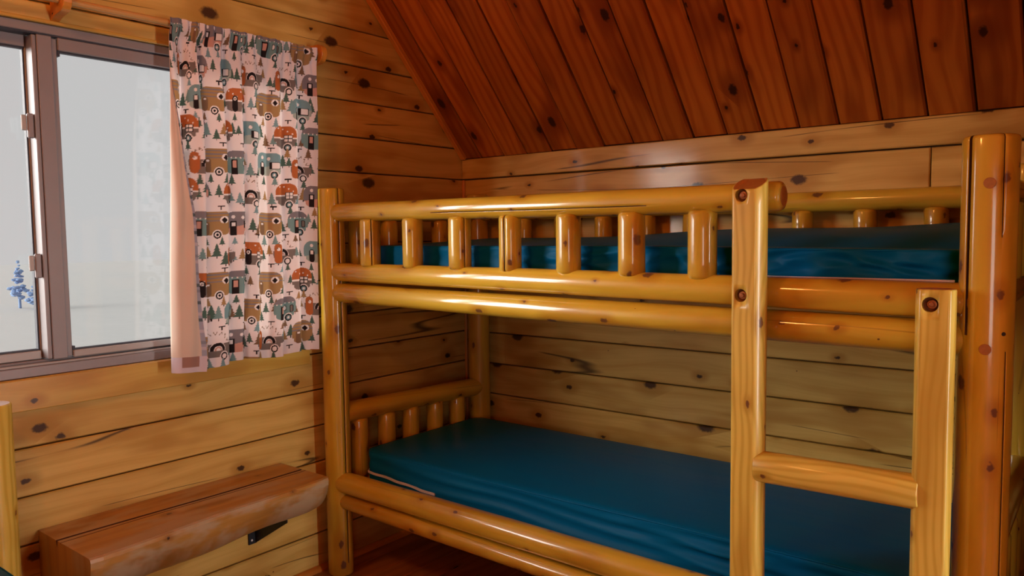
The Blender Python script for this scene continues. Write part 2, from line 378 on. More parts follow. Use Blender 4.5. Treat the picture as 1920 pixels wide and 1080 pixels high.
# --- back wall
MB_ = basis((1, 0, 0), (0, 0, 1), (0, -1, 0))
wb = core_wall('wall_back', [[(-.1, -.1), (RX+.1, -.1), (RX+.1, ZW+.06), (-.1, ZW+.06)]], .09, MB_ @ Matrix.Translation((0, 0, -.022)),
      'low pine board knee wall behind the bunk bed under the sloped ceiling')
for k in range(len(JZ)-1):
    z0, z1 = JZ[k]+GAP, JZ[k+1]-GAP
    if z0 > ZW: break
    if abs(JZ[k]-1.552) < .01: z1 = ZW+.012; 
    segs_ = [(0.001, RX)] if abs(JZ[k]-1.4115) > .01 else [(.001, 1.942), (1.945, RX)]
    for a, b_ in segs_:
        dz = .012 if JZ[k] > 1.5 else random.uniform(-.0015, .0015)
        board('log_board', [(a, z0), (b_, z0), (b_, z1), (a, z1)], .024+max(dz, 0), M['wall'], MB_ @ Matrix.Translation((0, 0, dz)), wb, bev=.0035)
# --- right wall with its window, front wall with the doorway (behind the camera)
MR = basis((0, -1, 0), (0, 0, 1), (-1, 0, 0), (RX, 0, 0))
wr = core_wall('wall_right', [[(-.1, -.1), (.93, -.1), (.93, roof_z(-.93)+.15), (-.1, roof_z(0)+.05)], [(1.23, -.1), (4.1, -.1), (4.1, roof_z(RY)+.05), (2., rz), (1.23, roof_z(-1.23)+.15)],
      [(.93, 1.8), (1.23, 1.8), (1.23, roof_z(-1.23)+.15), (.93, roof_z(-.93)+.15)]], .09, MR,
      'pine wall at the far right end of the cabin with a narrow doorway')
MF = basis((-1, 0, 0), (0, 0, 1), (0, 1, 0), (0, RY, 0))
wf = core_wall('wall_front', [[(-5.1, -.1), (-4.2, -.1), (-4.2, ZW+.06), (-5.1, ZW+.06)], [(-3.3, -.1), (.1, -.1), (.1, ZW+.06), (-3.3, ZW+.06)], [(-4.2, -.1), (-3.3, -.1), (-3.3, .6), (-4.2, .6)], [(-4.2, 1.5), (-3.3, 1.5), (-3.3, ZW+.06), (-4.2, ZW+.06)]], .09, MF, 'pine wall with a window opening on the camera side of the cabin')
wp = core_wall('wall_partition', [[(2.47, -.02), (5., -.02), (5., roof_z(-.92)+.1), (2.47, roof_z(-.92)+.1)]], .06, basis((1, 0, 0), (0, 0, 1), (0, -1, 0), (0, -.92, 0)), 'pine partition wall to the right of the bunk')
for o in (wr, wf, wp): o.data.materials[0] = M['shell']
# --- ceiling: planks run up the slope
s_ = Vector((0, -math.cos(TH), math.sin(TH))); n_ = Vector((0, -math.sin(TH), -math.cos(TH)))
MC = basis(s_, (-1, 0, 0), n_, (0, 0, ZW+.012)); LEN = abs(RIDGE)/math.cos(TH)
bm = bmesh.new()
for a, b_, c_ in (((-.1, .1), (RX+.1, .1), RIDGE), ((-.1, RY-.1), (RX+.1, RY-.1), RIDGE)):
    y0 = a[1]; zz = ZW+.05 - SL*.1
    top_ = roof_z(RIDGE)+.04
    vv = [(-.1, y0, zz), (RX+.1, y0, zz), (RX+.1, RIDGE, top_), (-.1, RIDGE, top_)]
    lo = [bm.verts.new(v) for v in vv]; hi = [bm.verts.new((v[0], v[1], v[2]+.08)) for v in vv]
    bm.faces.new(lo); bm.faces.new(hi[::-1])
    for i in range(4): bm.faces.new((lo[i], lo[(i+1) % 4], hi[(i+1) % 4], hi[i]))
bmesh.ops.recalc_face_normals(bm, faces=bm.faces[:])
for f_ in bm.faces:
    if f_.calc_center_median().y < RIDGE-.01: f_.material_index = 1
ce = tag(mesh_obj('ceiling', bm, [M['back'], M['shell']]), 'dark reddish stained plank ceiling sloping up from the back wall', 'ceiling', kind='structure')
edges = [0., -.017+.13*1, ] ; x_ = .113
edges = [0., .113, .244, .372, .505, .632, .764, .897, 1.025, 1.152, 1.282, 1.412, 1.541, 1.671, 1.802, 1.933, 2.063]
while edges[-1] < RX: edges.append(min(RX, edges[-1]+.13))
for a, b_ in zip(edges[:-1], edges[1:]):
    if b_-a < .03: continue
    dz = random.uniform(-.004, .004)
    bo = board('ceiling_plank', [(.0, -a-.0032), (LEN, -a-.0032), (LEN, -b_+.0032), (.0, -b_+.0032)], .03, M['ceiling'], MC @ Matrix.Translation((0, 0, dz)), ce, bev=.006)
# gable trim strip + corner strip
bd_ = board('trim_1', [(.012, -.004), (LEN, -.004), (LEN, -.030), (.012, -.030)], .03, M['trim'], MC @ Matrix.Translation((0, 0, .020)), None, bev=.004)
tag(bd_, 'narrow wood trim strip along the sloped top of the window wall', 'trim', kind='structure')
tag(box('trim_2', (.0005, -.013, .0), (.013, -.0005, 1.55), M['trim'], bev=.002, uvaxis=2), 'thin vertical corner strip where the two board walls meet', 'trim', kind='structure')
# --- floor
fl = box('floor', (-.1, RY-.1, -.12), (RX+.1, .1, -.022), M['back']); tag(fl, 'brown wood plank floor seen under the bunk', 'floor', kind='structure')
MFl = basis((0, 1, 0), (-1, 0, 0), (0, 0, 1))
x_ = -.02; i = 0
while x_ < RX:
    wdt = .108
    board('floor_plank', [(RY, -x_-.0012), (0, -x_-.0012), (0, -x_-wdt+.0012), (RY, -x_-wdt+.0012)], .022, M['floor'], MFl, fl, bev=.002)
    x_ += wdt
# baseboards (quarter round)
def quarter(name, length, mtx, label):
    bm = bmesh.new(); uvl = bm.loops.layers.uv.new('UVMap'); R_ = .02
    prof = [(0, 0), (R_, 0)] + [(R_*math.cos(a), R_*math.sin(a)) for a in (.35, .7, 1.05, 1.4)] + [(0, R_)]
    A = [bm.verts.new((0, p[0], p[1])) for p in prof]; B = [bm.verts.new((length, p[0], p[1])) for p in prof]; n = len(prof)
    for i in range(n): bm.faces.new((A[i], A[(i+1) % n], B[(i+1) % n], B[i]))
    bm.faces.new(A[::-1]); bm.faces.new(B); bmesh.ops.recalc_face_normals(bm, faces=bm.faces[:])
    for fc in bm.faces:
        for l in fc.loops: l[uvl].uv = (l.vert.co.x, l.vert.co.y+l.vert.co.z)
    return tag(mesh_obj(name, bm, M['trim'], None, mtx), label, 'baseboard', kind='structure')
quarter('baseboard_left', 3.99, basis((0, -1, 0), (1, 0, 0), (0, 0, 1), (.001, -.001, .0005)), 'quarter-round baseboard along the foot of the window wall')
quarter('baseboard_back', 4.9, basis((1, 0, 0), (0, -1, 0), (0, 0, 1), (.022, -.001, .0005)), 'quarter-round baseboard along the foot of the back wall')

# ================================================================== WINDOW
wn = empty('window_1', (-.05, -1.78, WZ0)); tag(wn, 'wide aluminium sliding window in the pine board wall', 'window', kind='structure')
def wbox(name, y0, y1, z0, z1, x0, x1, mat, par=None, bev=.002):
    return box(name, (x0, y0, z0), (x1, y1, z1), mat, par or wn, bev, uvaxis=1 if (y1-y0) > (z1-z0) else 2)
# outer frame
wbox('frame_bottom', WY0, WY1, WZ0+.001, .938, -.085, -.006, M['alu'])
wbox('frame_bottom_track', WY0, WY1, .938, .950, -.085, -.040, M['alu'])
wbox('frame_bottom_lip', WY0, WY1, .938, .945, -.020, -.010, M['aluw'])
wbox('frame_top', WY0, WY1, 1.888, WZ1-.001, -.085, -.006, M['alu'])
wbox('frame_top_gasket', WY0+.02, WY1-.02, 1.884, 1.888, -.050, -.012, M['rubber'], bev=0)
wbox('frame_side', WY1-.028, WY1-.001, .938, 1.888, -.085, -.006, M['alu'])
wbox('frame_side', WY0+.001, WY0+.028, .938, 1.888, -.085, -.006, M['alu'])
# sliding sash on the right half (room side)
sy0, sy1, sz0, sz1 = -1.782, WY1-.029, .951, 1.884
sash = wbox('sliding_sash_stile', sy0, sy0+.040, sz0, sz1, -.046, -.010, M['alu'])
wbox('stile_face', sy0-.012, sy0-.0005, sz0+.002, sz1-.002, -.060, -.014, M['alu'], sash)
wbox('stile_step', sy0+.0405, sy0+.056, sz0+.003, sz1-.003, -.044, -.019, M['alu'], sash)
wbox('sash_stile', sy1-.04, sy1, sz0, sz1, -.046, -.010, M['alu'])
rb_ = wbox('sash_rail', sy0+.057, sy1-.041, sz0, sz0+.020, -.046, -.012, M['aluw'])
wbox('glazing_gasket', sy0+.064, sy1-.041, sz0+.0205, sz0+.0245, -.040, -.024, M['rubber'], rb_, 0)
rt_ = wbox('sash_rail', sy0+.057, sy1-.041, sz1-.036, sz1, -.046, -.012, M['alu'])
wbox('glazing_gasket', sy0+.057, sy1-.041, sz1-.0405, sz1-.0365, -.040, -.024, M['rubber'], rt_, 0)
wbox('corner_block', sy0+.057, sy0+.064, sz0+.0205, sz0+.032, -.040, -.020, M['rubber'], sash, 0)
wbox('corner_block', sy0+.057, sy0+.064, sz1-.052, sz1-.0405, -.040, -.020, M['rubber'], sash, 0)
wbox('pane', sy0+.04, sy1-.03, sz0+.01, sz1-.02, -.032, -.028, M['glass'], bev=0)
# fixed light on the left half (outer track)
fy0, fy1 = WY0+.029, sy0-.014
fb = wbox('fixed_rail', fy0, fy1, .951, .976, -.083, -.055, M['aluw']); ft = wbox('fixed_rail', fy0, fy1, 1.852, 1.886, -.083, -.055, M['alu'])
wbox('glazing_gasket', fy0, fy1, .9765, .981, -.078, -.062, M['rubber'], fb, 0); wbox('glazing_gasket', fy0, fy1, 1.847, 1.8515, -.078, -.062, M['rubber'], ft, 0)
fs = wbox('fixed_stile', fy1-.002, fy1+.012, .951, 1.886, -.085, -.061, M['aluw'])
wbox('glazing_gasket', fy1-.0065, fy1-.0025, .981, 1.847, -.078, -.062, M['rubber'], fs, 0)
wbox('fixed_stile', fy0, fy0+.03, .977, 1.851, -.083, -.055, M['alu'])
wbox('pane', fy0+.01, fy1+.002, .96, 1.87, -.072, -.068, M['glass'], bev=0)
for zc in (1.625, 1.225):
    lt = wbox('latch', sy0-.030, sy0-.0125, zc-.035, zc+.035, -.034, -.022, M['alu'], sash, .003)
    # thumb turn
    W_ = wbox('latch_hook', sy0-.044, sy0-.0305, zc-.014, zc+.030, -.032, -.026, M['aluw'], sash, .002)
# lining of the opening and the apron board under it
wbox('opening_lining', WY0, WY1, WZ0-.010, WZ0+.0005, -.004, .006, M['apron'], None, .002)
wbox('opening_lining', WY0, WY1, WZ1-.0005, WZ1+.010, -.004, .006, M['apron'], None, .002)
tag(board('trim_3', [(WY0-.05, .817), (-.897, .817), (-.897, WZ0-.001), (WY0-.05, WZ0-.001)], .011, M['apron'], ML @ Matrix.Translation((0, 0, .0125)), None, bev=.002),
    'yellow pine apron board under the window', 'trim', kind='structure')
# blurred bluish trees far outside, seen through the left pane
def far_tree(name, base, h, r, seed, label):
    rs = random.Random(seed); t = empty(name, base)
    log('trunk', base, Vector(base)+Vector((0, 0, h*.35)), r*.12, r*.09, M['foliage'], t, segs=8)
    bm = bmesh.new()
    for k in range(46):
        f = rs.random(); a = rs.uniform(0, 6.28); rr = r*(1-f)*rs.uniform(.3, 1)
        c = Vector((math.cos(a)*rr, math.sin(a)*rr, h*(.22+.78*f)))
        g = bmesh.ops.create_icosphere(bm, subdivisions=1, radius=r*.22*(1.15-f*.7))
        for v in g['verts']: v.co = Vector((v.co.x*1.3, v.co.y*1.3, v.co.z*.8))*rs.uniform(.8, 1.2)+c
    mesh_obj('foliage', bm, M['foliage'], t, Matrix.Translation(base))
    return tag(t, label, 'tree', 'far trees outside the window')
far_tree('distant_tree', Vector((-19.91, 4.93, -.45)), 1.22, 0.29, 1, 'taller faint bluish tree far outside, beyond the left window pane')
far_tree('distant_tree', Vector((-19.18, 5.04, -.45)), 0.70, 0.27, 2, 'shorter faint bluish tree far outside, beside the window latch')
# pale gravel yard outside the window
M['gravel'] = plain('pale_gravel', (.405, .405, .40), .9, 0, 3., .05)
tag(box('ground', (-60, -50, -.75), (-.14, 60, -.45), M['gravel']), 'pale washed-out ground outside the window', 'ground', kind='structure')

# ================================================================== CURTAIN ROD + CURTAIN
RODX, RODZ = .062, 1.972
rod = empty('curtain_rod', (.0, -1.75, RODZ)); tag(rod, 'slim wooden curtain rod on round wooden brackets above the window', 'curtain rod')
log('rod', (RODX, -2.74, RODZ), (RODX, -.845, RODZ), .0100, .0100, M['rod'], rod, segs=14, wob=0, ripple=0, rnd0=.003, rnd1=.003)
def bracket(yc, t=.024):
    bm = bmesh.new(); R_ = .034
    prof = [(.001, R_), (RODX, R_)] + [(RODX+R_*math.cos(a), R_*math.sin(a)) for a in [math.pi/2-math.pi*i/10 for i in range(1, 10)]] + [(RODX, -R_), (.028, -R_-.004), (.001, -R_-.014)]
    A = [bm.verts.new((p[0], -t/2, p[1])) for p in prof]; B = [bm.verts.new((p[0], t/2, p[1])) for p in prof]; n = len(prof)
    bm.faces.new(A); bm.faces.new(B[::-1])
    for i in range(n): bm.faces.new((A[i], A[(i+1) % n], B[(i+1) % n], B[i]))
    bmesh.ops.recalc_face_normals(bm, faces=bm.faces[:])
    bmesh.ops.bevel(bm, geom=[e for e in bm.edges if e.calc_face_angle(0) > 1.2], offset=.002, segments=2, affect='EDGES', profile=.5)
    uvl = bm.loops.layers.uv.new('UVMap')
    for fc in bm.faces:
        for l in fc.loops: l[uvl].uv = (l.vert.co.z, l.vert.co.x+l.vert.co.y)
    o = mesh_obj('bracket', bm, M['trim'], rod, Matrix.Translation((0, yc, RODZ)))
    disc('screw', (.018, yc-t/2-.0005, RODZ-.030), (0, -1, 0), .0028, .002, M['steel'], o, 10, 0)
    return o
for yc in (-1.735, -.852, -2.70): bracket(yc)

# --- the print: campers and fir trees
def print_cloth(S, V):
    """S: (ncol) metres across the cloth, V: (nrow) metres down; returns rgb (nrow,ncol,3) linear"""
    nR, nC = len(V), len(S); img = np.empty((nR, nC, 3)); img[:] = (.88, .83, .87)
    pal = dict(org=(.50, .155, .055), gry=(.22, .185, .175), teal=(.20, .33, .34), slate=(.24, .22, .25), tan=(.40, .25, .115), dark=(.028, .021, .022),
               wht=(.90, .86, .88), pink=(.66, .36, .30), grn=(.085, .15, .125), brn=(.23, .14, .085), sky=(.21, .36, .41), lt=(.40, .48, .46))
    def win(cx, cy, w_, h_):
        j0, j1 = np.searchsorted(S, (cx-w_, cx+w_)); i0, i1 = np.searchsorted(V, (cy-h_, cy+h_))
        if j1 <= j0 or i1 <= i0: return None
        X, Y = np.meshgrid(S[j0:j1]-cx, cy-V[i0:i1]); return (slice(i0, i1), slice(j0, j1)), X, Y
    def put(sl, m, c): img[sl][m] = pal[c]
    def rrect(X, Y, x0, x1, y0, y1, r):
        cx, cy = (x0+x1)/2, (y0+y1)/2; dx = np.maximum(np.abs(X-cx)-(x1-x0)/2+r, 0); dy = np.maximum(np.abs(Y-cy)-(y1-y0)/2+r, 0)
        return dx*dx+dy*dy < r*r
    def tree(cx, cy, h, c):
        q_ = win(cx, cy, h*.45, h*.62)
        if q_ is None: return
        sl, X, Y = q_; f = (Y+h*.35)/(h*.85); k = np.mod(f*4, 1)
        wd = h*.36*(1-np.clip(f, 0, 1))*(1-.42*k)+h*.03
        put(sl, (f > 0) & (f < 1) & (np.abs(X) < wd), c); put(sl, (Y < -h*.35) & (Y > -h*.5) & (np.abs(X) < h*.035), 'dark')
    def camper(cx, cy, kind, sc_=1., flip=1):
        q_ = win(cx, cy, .072*sc_, .062*sc_)
        if q_ is None: return
        sl, X, Y = q_; X = X/sc_*flip; Y = Y/sc_
        body = rrect(X, Y, -.047, .047, -.028, .036, .026) & ~((Y < -.012) & (np.abs(X) > .040))
        if kind == 0:   # orange top, grey below
            put(sl, body, 'gry'); put(sl, body & (Y > .003), 'org'); put(sl, body & (np.abs(Y-.001) < .0022), 'wht')
            for k in range(6): put(sl, body & (np.hypot(X+.034-k*.0135, Y-.020+.007*((k*7) % 3-1)) < .0022), 'wht')
            put(sl, rrect(X, Y, -.022, -.004, -.029, .016, .009), 'dark'); put(sl, np.hypot(X+.013, Y-.007) < .0052, 'wht'); put(sl, np.hypot(X+.013, Y-.007) < .003, 'gry')
            put(sl, rrect(X, Y, .010, .034, -.010, .010, .002), 'dark'); put(sl, rrect(X, Y, .0115, .0325, -.0085, .0085, .001) & (np.abs(X-.022) > .0012) & (np.abs(Y) > .0012), 'wht')
            wx = .021
        elif kind == 1:  # blue-green with slate roof
            put(sl, body, 'teal'); put(sl, body & (Y > .018), 'slate')
            for k in range(7): put(sl, body & (np.hypot(X+.038-k*.0125, Y-.017) < .0021), 'wht')
            put(sl, rrect(X, Y, -.026, -.008, -.029, .012, .001), 'dark'); put(sl, rrect(X, Y, -.022, -.012, -.010, .009, .001), 'pink')
            put(sl, rrect(X, Y, .006, .016, -.006, .010, .005), 'dark'); put(sl, rrect(X, Y, .008, .014, -.004, .008, .003), 'wht')
            put(sl, rrect(X, Y, .026, .038, -.012, .010, .005), 'dark'); put(sl, rrect(X, Y, .028, .036, -.010, .008, .004), 'gry')
            wx = .022
        elif kind == 2:  # striped tan
            put(sl, body, 'tan'); put(sl, body & (Y > .004) & (np.mod(Y, .0095) < .0032), 'slate')
            put(sl, rrect(X, Y, -.034, -.016, -.029, .010, .009), 'brn'); put(sl, (np.hypot(np.abs(X+.025)-.0018, Y-.003) < .0027), 'wht')
            put(sl, rrect(X, Y, .012, .036, .004, .022, .009), 'wht'); put(sl, (np.abs(X-.024)/1.0+np.abs(Y-.012) < .0085), 'dark')
            wx = .004
        elif kind == 3:  # half grey, half orange, rainbow window, twigs over it
            put(sl, body & (Y < .008), 'gry'); put(sl, rrect(X, Y, -.044, -.020, -.028, .028, .011), 'org'); put(sl, np.hypot(X+.031, Y-.012) < .005, 'wht')
            e = np.hypot(X-.005, Y+.008)
            for r_, c in ((.021, 'wht'), (.0195, 'dark'), (.011, 'wht'), (.0088, 'pink'), (.0055, 'wht')): put(sl, (e < r_) & (Y > -.010), c)
            rr = np.hypot(X+.002, Y+.002); aa = np.arctan2(Y+.002, X+.002)
            put(sl, (np.abs(rr-.040-.004*np.sin(aa*23)) < .0018) & (Y > .012) & (np.sin(aa*17) > -.3), 'brn')
            wx = .022
        else:            # grey with teal skirt, awning
            put(sl, body, 'lt' if kind == 5 else 'pink'); put(sl, body & (Y > -.002+.2*X), 'sky' if kind == 5 else 'slate')
            put(sl, rrect(X, Y, -.030, -.013, -.029, .010, .001 if kind == 4 else .008), 'dark'); put(sl, rrect(X, Y, -.026, -.017, -.004, .007, .001), 'wht')
            put(sl, np.hypot(X-.004, Y-.020) < .005, 'wht'); put(sl, np.hypot(X+.022, Y-.022) < .005, 'wht')
            put(sl, rrect(X, Y, .006, .038, -.010, .011, .002), 'dark'); put(sl, rrect(X, Y, .014, .036, -.008, .009, .001), 'wht')
            wx = .020
        e = np.hypot(X-wx, Y+.0265)
        for r_, c in ((.0135, 'wht'), (.0105, 'dark'), (.0068, 'wht' if kind in (2, 3) else 'sky'), (.0035, 'dark' if kind == 2 else 'wht')): put(sl, e < r_, c)
        put(sl, (np.abs(Y+.030) < .0016) & (X < -.044) & (X > -.064), 'dark'); put(sl, (np.abs(X+.055) < .0018) & (Y < -.030) & (Y > -.040), 'dark')
    rs = random.Random(11); pitch, cols = .1015, .172
    seq = [[1, 2, 4, 1], [3, 4, 5, 3], [2, 5, 2, 0], [0, 1, 0, 5], [5, 3, 2, 1], [0, 4, 0, 3], [2, 1, 2, 4], [3, 5, 3, 0], [2, 0, 2, 1], [1, 3, 5, 2], [3, 2, 3, 4], [5, 0, 1, 2]]
    tc_ = ['grn', 'grn', 'teal', 'brn', 'grn', 'tan', 'sky', 'grn']
    for r_ in range(13):
        for c_ in range(-1, 8):
            cx = c_*cols+(r_ % 2)*cols*.5+.03+rs.uniform(-.008, .008); cy = .035+r_*pitch+rs.uniform(-.006, .006)
            for k in range(3):
                tree(cx+cols*.5+(k-1)*.030+rs.uniform(-.006, .006), cy+rs.uniform(-.020, .020), rs.uniform(.032, .052), rs.choice(tc_))
            camper(cx, cy, seq[r_ % 12][c_ % 4], 1.22)
            for k in range(2): tree(cx+(k-.5)*.05+rs.uniform(-.01, .01), cy+pitch*.53, rs.uniform(.026, .04), rs.choice(tc_))
    return img
CT, CB = 1.988, .877
nV, nU, nF = 640, 470, 60
vg = np.linspace(0, 1, nV); ug = np.linspace(0, 1, nU)
VV, UU = np.meshgrid(vg, ug, indexing='ij')
yR = -.872-.034*VV; yL = -1.432-.034*VV                                       # right and left edge drift
# pleats: irregular phase, shallow at the gathered head, deeper below
wu = UU+.018*np.sin(UU*21+1.)+.012*np.sin(UU*37+VV*1.5)+.010*VV*np.sin(UU*9)
amp = .004+.027*np.clip(VV/.30, 0, 1)**.8
amp = amp*(.45+.75*np.clip((UU-.30)/.5, 0, 1))                                # calmer at the right edge end
amp = amp*(.6+.4*np.sin(UU*5+.8)**2)
ph_ = wu*2*np.pi*7.3
sh = np.sin(ph_)+.30*np.sin(2*ph_+.6)
XX = .064+amp*sh+.004*np.sin(VV*8+UU*5)
head = np.exp(-(VV/.042)**4)                                                  # rod pocket
XX = XX*(1-head)+(RODX+.0165+.0018*np.sin(UU*120))*head + .0030*np.exp(-((VV-.04)/.05)**2)*np.sin(UU*120+VV*25)
YY = yR+(yL-yR)*UU+.35*amp*np.cos(ph_)*np.clip(VV*3, 0, 1)
ZZ = CT-(CT-CB)*VV+.0012*np.sin(UU*61+1)*np.exp(-(VV/.03)**2)+.006*VV*np.sin(UU*14)
dY = np.diff(YY[nV//2]); dX = np.diff(XX[nV//2]); S_ = np.concatenate([[0], np.cumsum(np.hypot(dY, dX))])
smax = S_[-1]; S_print = (smax-S_)[::-1]                                        # measure from the left edge
img = print_cloth(smax-S_[::-1], vg*(CT-CB))[:, ::-1]
# flap: the loose left edge turned over towards the room, wider towards the hem
fl_w = np.interp(vg, [0, .16, .28, .42, .55, .70, .85, .95, 1], [0, .002, .016, .036, .062, .070, .086, .100, .092])
fl_w = np.convolve(np.pad(fl_w, 20, mode='edge'), np.ones(41)/41, 'valid')
wf_ = np.linspace(0, 1, nF+1)[1:]
WFg, _ = np.meshgrid(wf_, vg); VF = np.repeat(vg[:, None], nF, 1)
ang = np.clip(WFg/.28, 0, 1)*np.pi
FX = XX[:, -1:]+.5*np.minimum(.040, fl_w[:, None]*.6)*(1-np.cos(ang))+(.007*np.sin(VF*15+WFg*4)+.006*np.sin(WFg*11+VF*9))*WFg*(1-.5*WFg)*np.clip(VF*2, 0, 1)
FY = YY[:, -1:]-.008*np.sin(ang)*np.minimum(1, fl_w[:, None]/.02)+fl_w[:, None]*np.clip((WFg-.12)/.88, 0, 1)
FZ = CT-(CT-CB)*VF-.008*VF*WFg
lin = np.empty((nV, nF, 3)); lin[:] = (.80, .66, .56)
hem_side = (WFg > .86); hem_bot = VF > .955
lin[hem_side] = (.42, .44, .56)
for k in range(60):
    m_ = hem_side & (np.abs(VF-k/60.) < .0045) & ((k*7) % 5 < 3); lin[m_] = [(.13, .17, .20), (.30, .33, .40), (.62, .58, .66)][k % 3]
lin[hem_bot] = (.72, .66, .76); m_ = hem_bot & (VF < .985) & (WFg > .25) & (WFg < .8); lin[m_] = (.42, .24, .20)
PX = np.concatenate([XX, FX], 1); PY = np.concatenate([YY, FY], 1); PZ = np.concatenate([ZZ, FZ], 1); RGB = np.concatenate([img, lin], 1)
nT = nU+nF; org = np.array((.06, -1.16, CB))
co = np.stack([PX, PY, PZ], -1).reshape(-1, 3)-org
idx = np.arange(nV*nT).reshape(nV, nT)
quads = np.stack([idx[:-1, :-1], idx[1:, :-1], idx[1:, 1:], idx[:-1, 1:]], -1).reshape(-1, 4)
me = bpy.data.meshes.new('curtain'); me.vertices.add(len(co)); me.vertices.foreach_set('co', co.astype(np.float32).ravel())
me.loops.add(quads.size); me.loops.foreach_set('vertex_index', quads.astype(np.int32).ravel())
me.polygons.add(len(quads)); me.polygons.foreach_set('loop_start', np.arange(0, quads.size, 4, dtype=np.int32)); me.polygons.foreach_set('use_smooth', np.ones(len(quads), bool))
me.update(calc_edges=True); me.validate()
ca = me.color_attributes.new('print', 'FLOAT_COLOR', 'POINT')
rgba = np.concatenate([RGB.reshape(-1, 3), np.ones((nV*nT, 1))], 1).astype(np.float32); ca.data.foreach_set('color', rgba.ravel())
me.materials.append(M['cotton'])
cu = link(bpy.data.objects.new('curtain', me), None, Matrix.Translation(org))
tag(cu, 'white cotton curtain printed with vintage campers and fir trees', 'curtain')

# ================================================================== BUNK BED
BY = -.834; FLX, FRX = .083, 2.208; BLX, BLY = .135, -.062; BRX = 2.20
bk = empty('bunk_bed', (1.15, -.45, 0)); tag(bk, 'varnished yellow pine log bunk bed with guard rails and ladder', 'bunk bed')
HP = 1.478
pFL = log('post', (FLX, BY, 0), (FLX, BY, HP), .0495, .048, M['log'], bk, rnd1=.006, seed=1, cracks=[(66, .05, 1.6, .035, .012)], wob=.015)
pFR = log('post', (FRX, BY, 0), (FRX, BY, 1.487), .0515, .052, M['log'], bk, rnd1=.008, seed=2, wob=.012, segs=32, face=(0, -1, 0),
          cracks=[(-35, 1.08, 1.6, .060, .026), (50, .2, 1.05, .022, .012), (34, 1.28, 1.6, .02, .006)])
pBL = log('post', (BLX, BLY, 0), (BLX, BLY, HP), .048, .047, M['log'], bk, seed=3, wob=.012)
pBR = log('post', (BRX, BLY, 0), (BRX, BLY, HP), .048, .047, M['log'], bk, seed=4, wob=.012)
R_ = lambda n, a, b_, r0, r1, sd, **k: log(n, a, b_, r0, r1, M['log'], bk, seed=sd, **k)
# front rails
R_('guard_rail', (FLX, BY, 1.388), (1.785, BY, 1.382), .0335, .0365, 11, rnd0=.004, rnd1=.012, bend=.004, cracks=[(28, .55, 1.35, .035, .008)])
R_('side_rail', (FLX, BY, 1.166), (FRX, BY, 1.146), .034, .0385, 12, rnd0=.004, rnd1=.004, bend=.004)
R_('side_rail', (FLX, BY, 1.089), (FRX, BY, 1.067), .035, .0385, 13, rnd0=.004, rnd1=.004, bend=.003)
R_('side_rail', (FLX, BY, .362), (FRX, BY, .345), .040, .044, 14, rnd0=.004, rnd1=.004, bend=.004)
R_('side_rail', (FLX, BY, .290), (FRX, BY, .258), .030, .034, 15, rnd0=.004, rnd1=.004, bend=.003)
# back rails
yb = BLY-.02
R_('guard_rail', (BLX, BLY, 1.392), (BRX, BLY, 1.392), .033, .034, 21)
R_('side_rail', (BLX, BLY, 1.155), (BRX, BLY, 1.155), .035, .035, 22)
R_('side_rail', (BLX, BLY, .35), (BRX, BLY, .35), .04, .04, 23)
# end rails (left end visible, right end beyond the big post)
for (xa, xb, sd) in ((FLX, BLX, 30), (FRX, BRX, 40)):
    R_('end_rail', (xa, BY, 1.388), (xb, BLY, 1.388), .033, .033, sd+1)
    R_('end_rail', (xa, BY, 1.150), (xb, BLY, 1.150), .035, .035, sd+2)
    R_('end_rail', (xa, BY, .622), (xb, BLY, .612), .040, .040, sd+3)
    R_('end_rail', (xa, BY, .33), (xb, BLY, .33), .038, .038, sd+4)
B_ = lambda a, b_, r, sd, **k: log('baluster', a, b_, r, r*1.0, M['log'], bk, seed=sd, segs=18, **dict(dict(rnd0=.010, rnd1=.010, wob=.02, ripple=.02), **k))
for i, x in enumerate((.298, .515, .734, .944, 1.160, 1.370, 1.576)):
    zt = 1.388-.006*i/7-.029; zb_ = 1.166-.020*(x-.08)/2.1+.026
    B_((x, BY, zb_), (x, BY, zt), [.037, .036, .037, .036, .038, .038, .0385][i], 50+i, face=(.55, -1, 0),
       cracks=[[(27, 0, .3, .045, .010)], [], [(38, 0, .3, .03, .006)], [(-22, 0, .3, .055, .014)], [], [], []][i])
for i, x in enumerate((.40, .60, .797, .99, 1.18, 1.376, 1.576, 1.772, 1.974)):
    B_((x, BLY, 1.18), (x, BLY, 1.364), .035, 70+i)
for xa, xb, sd in ((FLX, BLX, 90), (FRX, BRX, 110)):
    for i, y in enumerate((-.735, -.60, -.475, -.34, -.21)):
        f = (y-BY)/(BLY-BY); x = xa+(xb-xa)*f
        B_((x+.002, y, .36), (x+.002, y, .590), .0355, sd+i, face=(1, -.5, 0))
    for i, y in enumerate((-.72, -.565, -.43, -.295, -.18)):
        f = (y-BY)/(BLY-BY); x = xa+(xb-xa)*f
        B_((x+.002, y, 1.18), (x+.002, y, 1.36), .0355, sd+8+i, face=(1, -.5, 0))
box('bunk_deck', (.21, -.795, .338), (2.14, -.115, .358), M['trim'], bk, .002)
box('bunk_deck', (.21, -.795, 1.158), (2.14, -.115, 1.178), M['trim'], bk, .002)
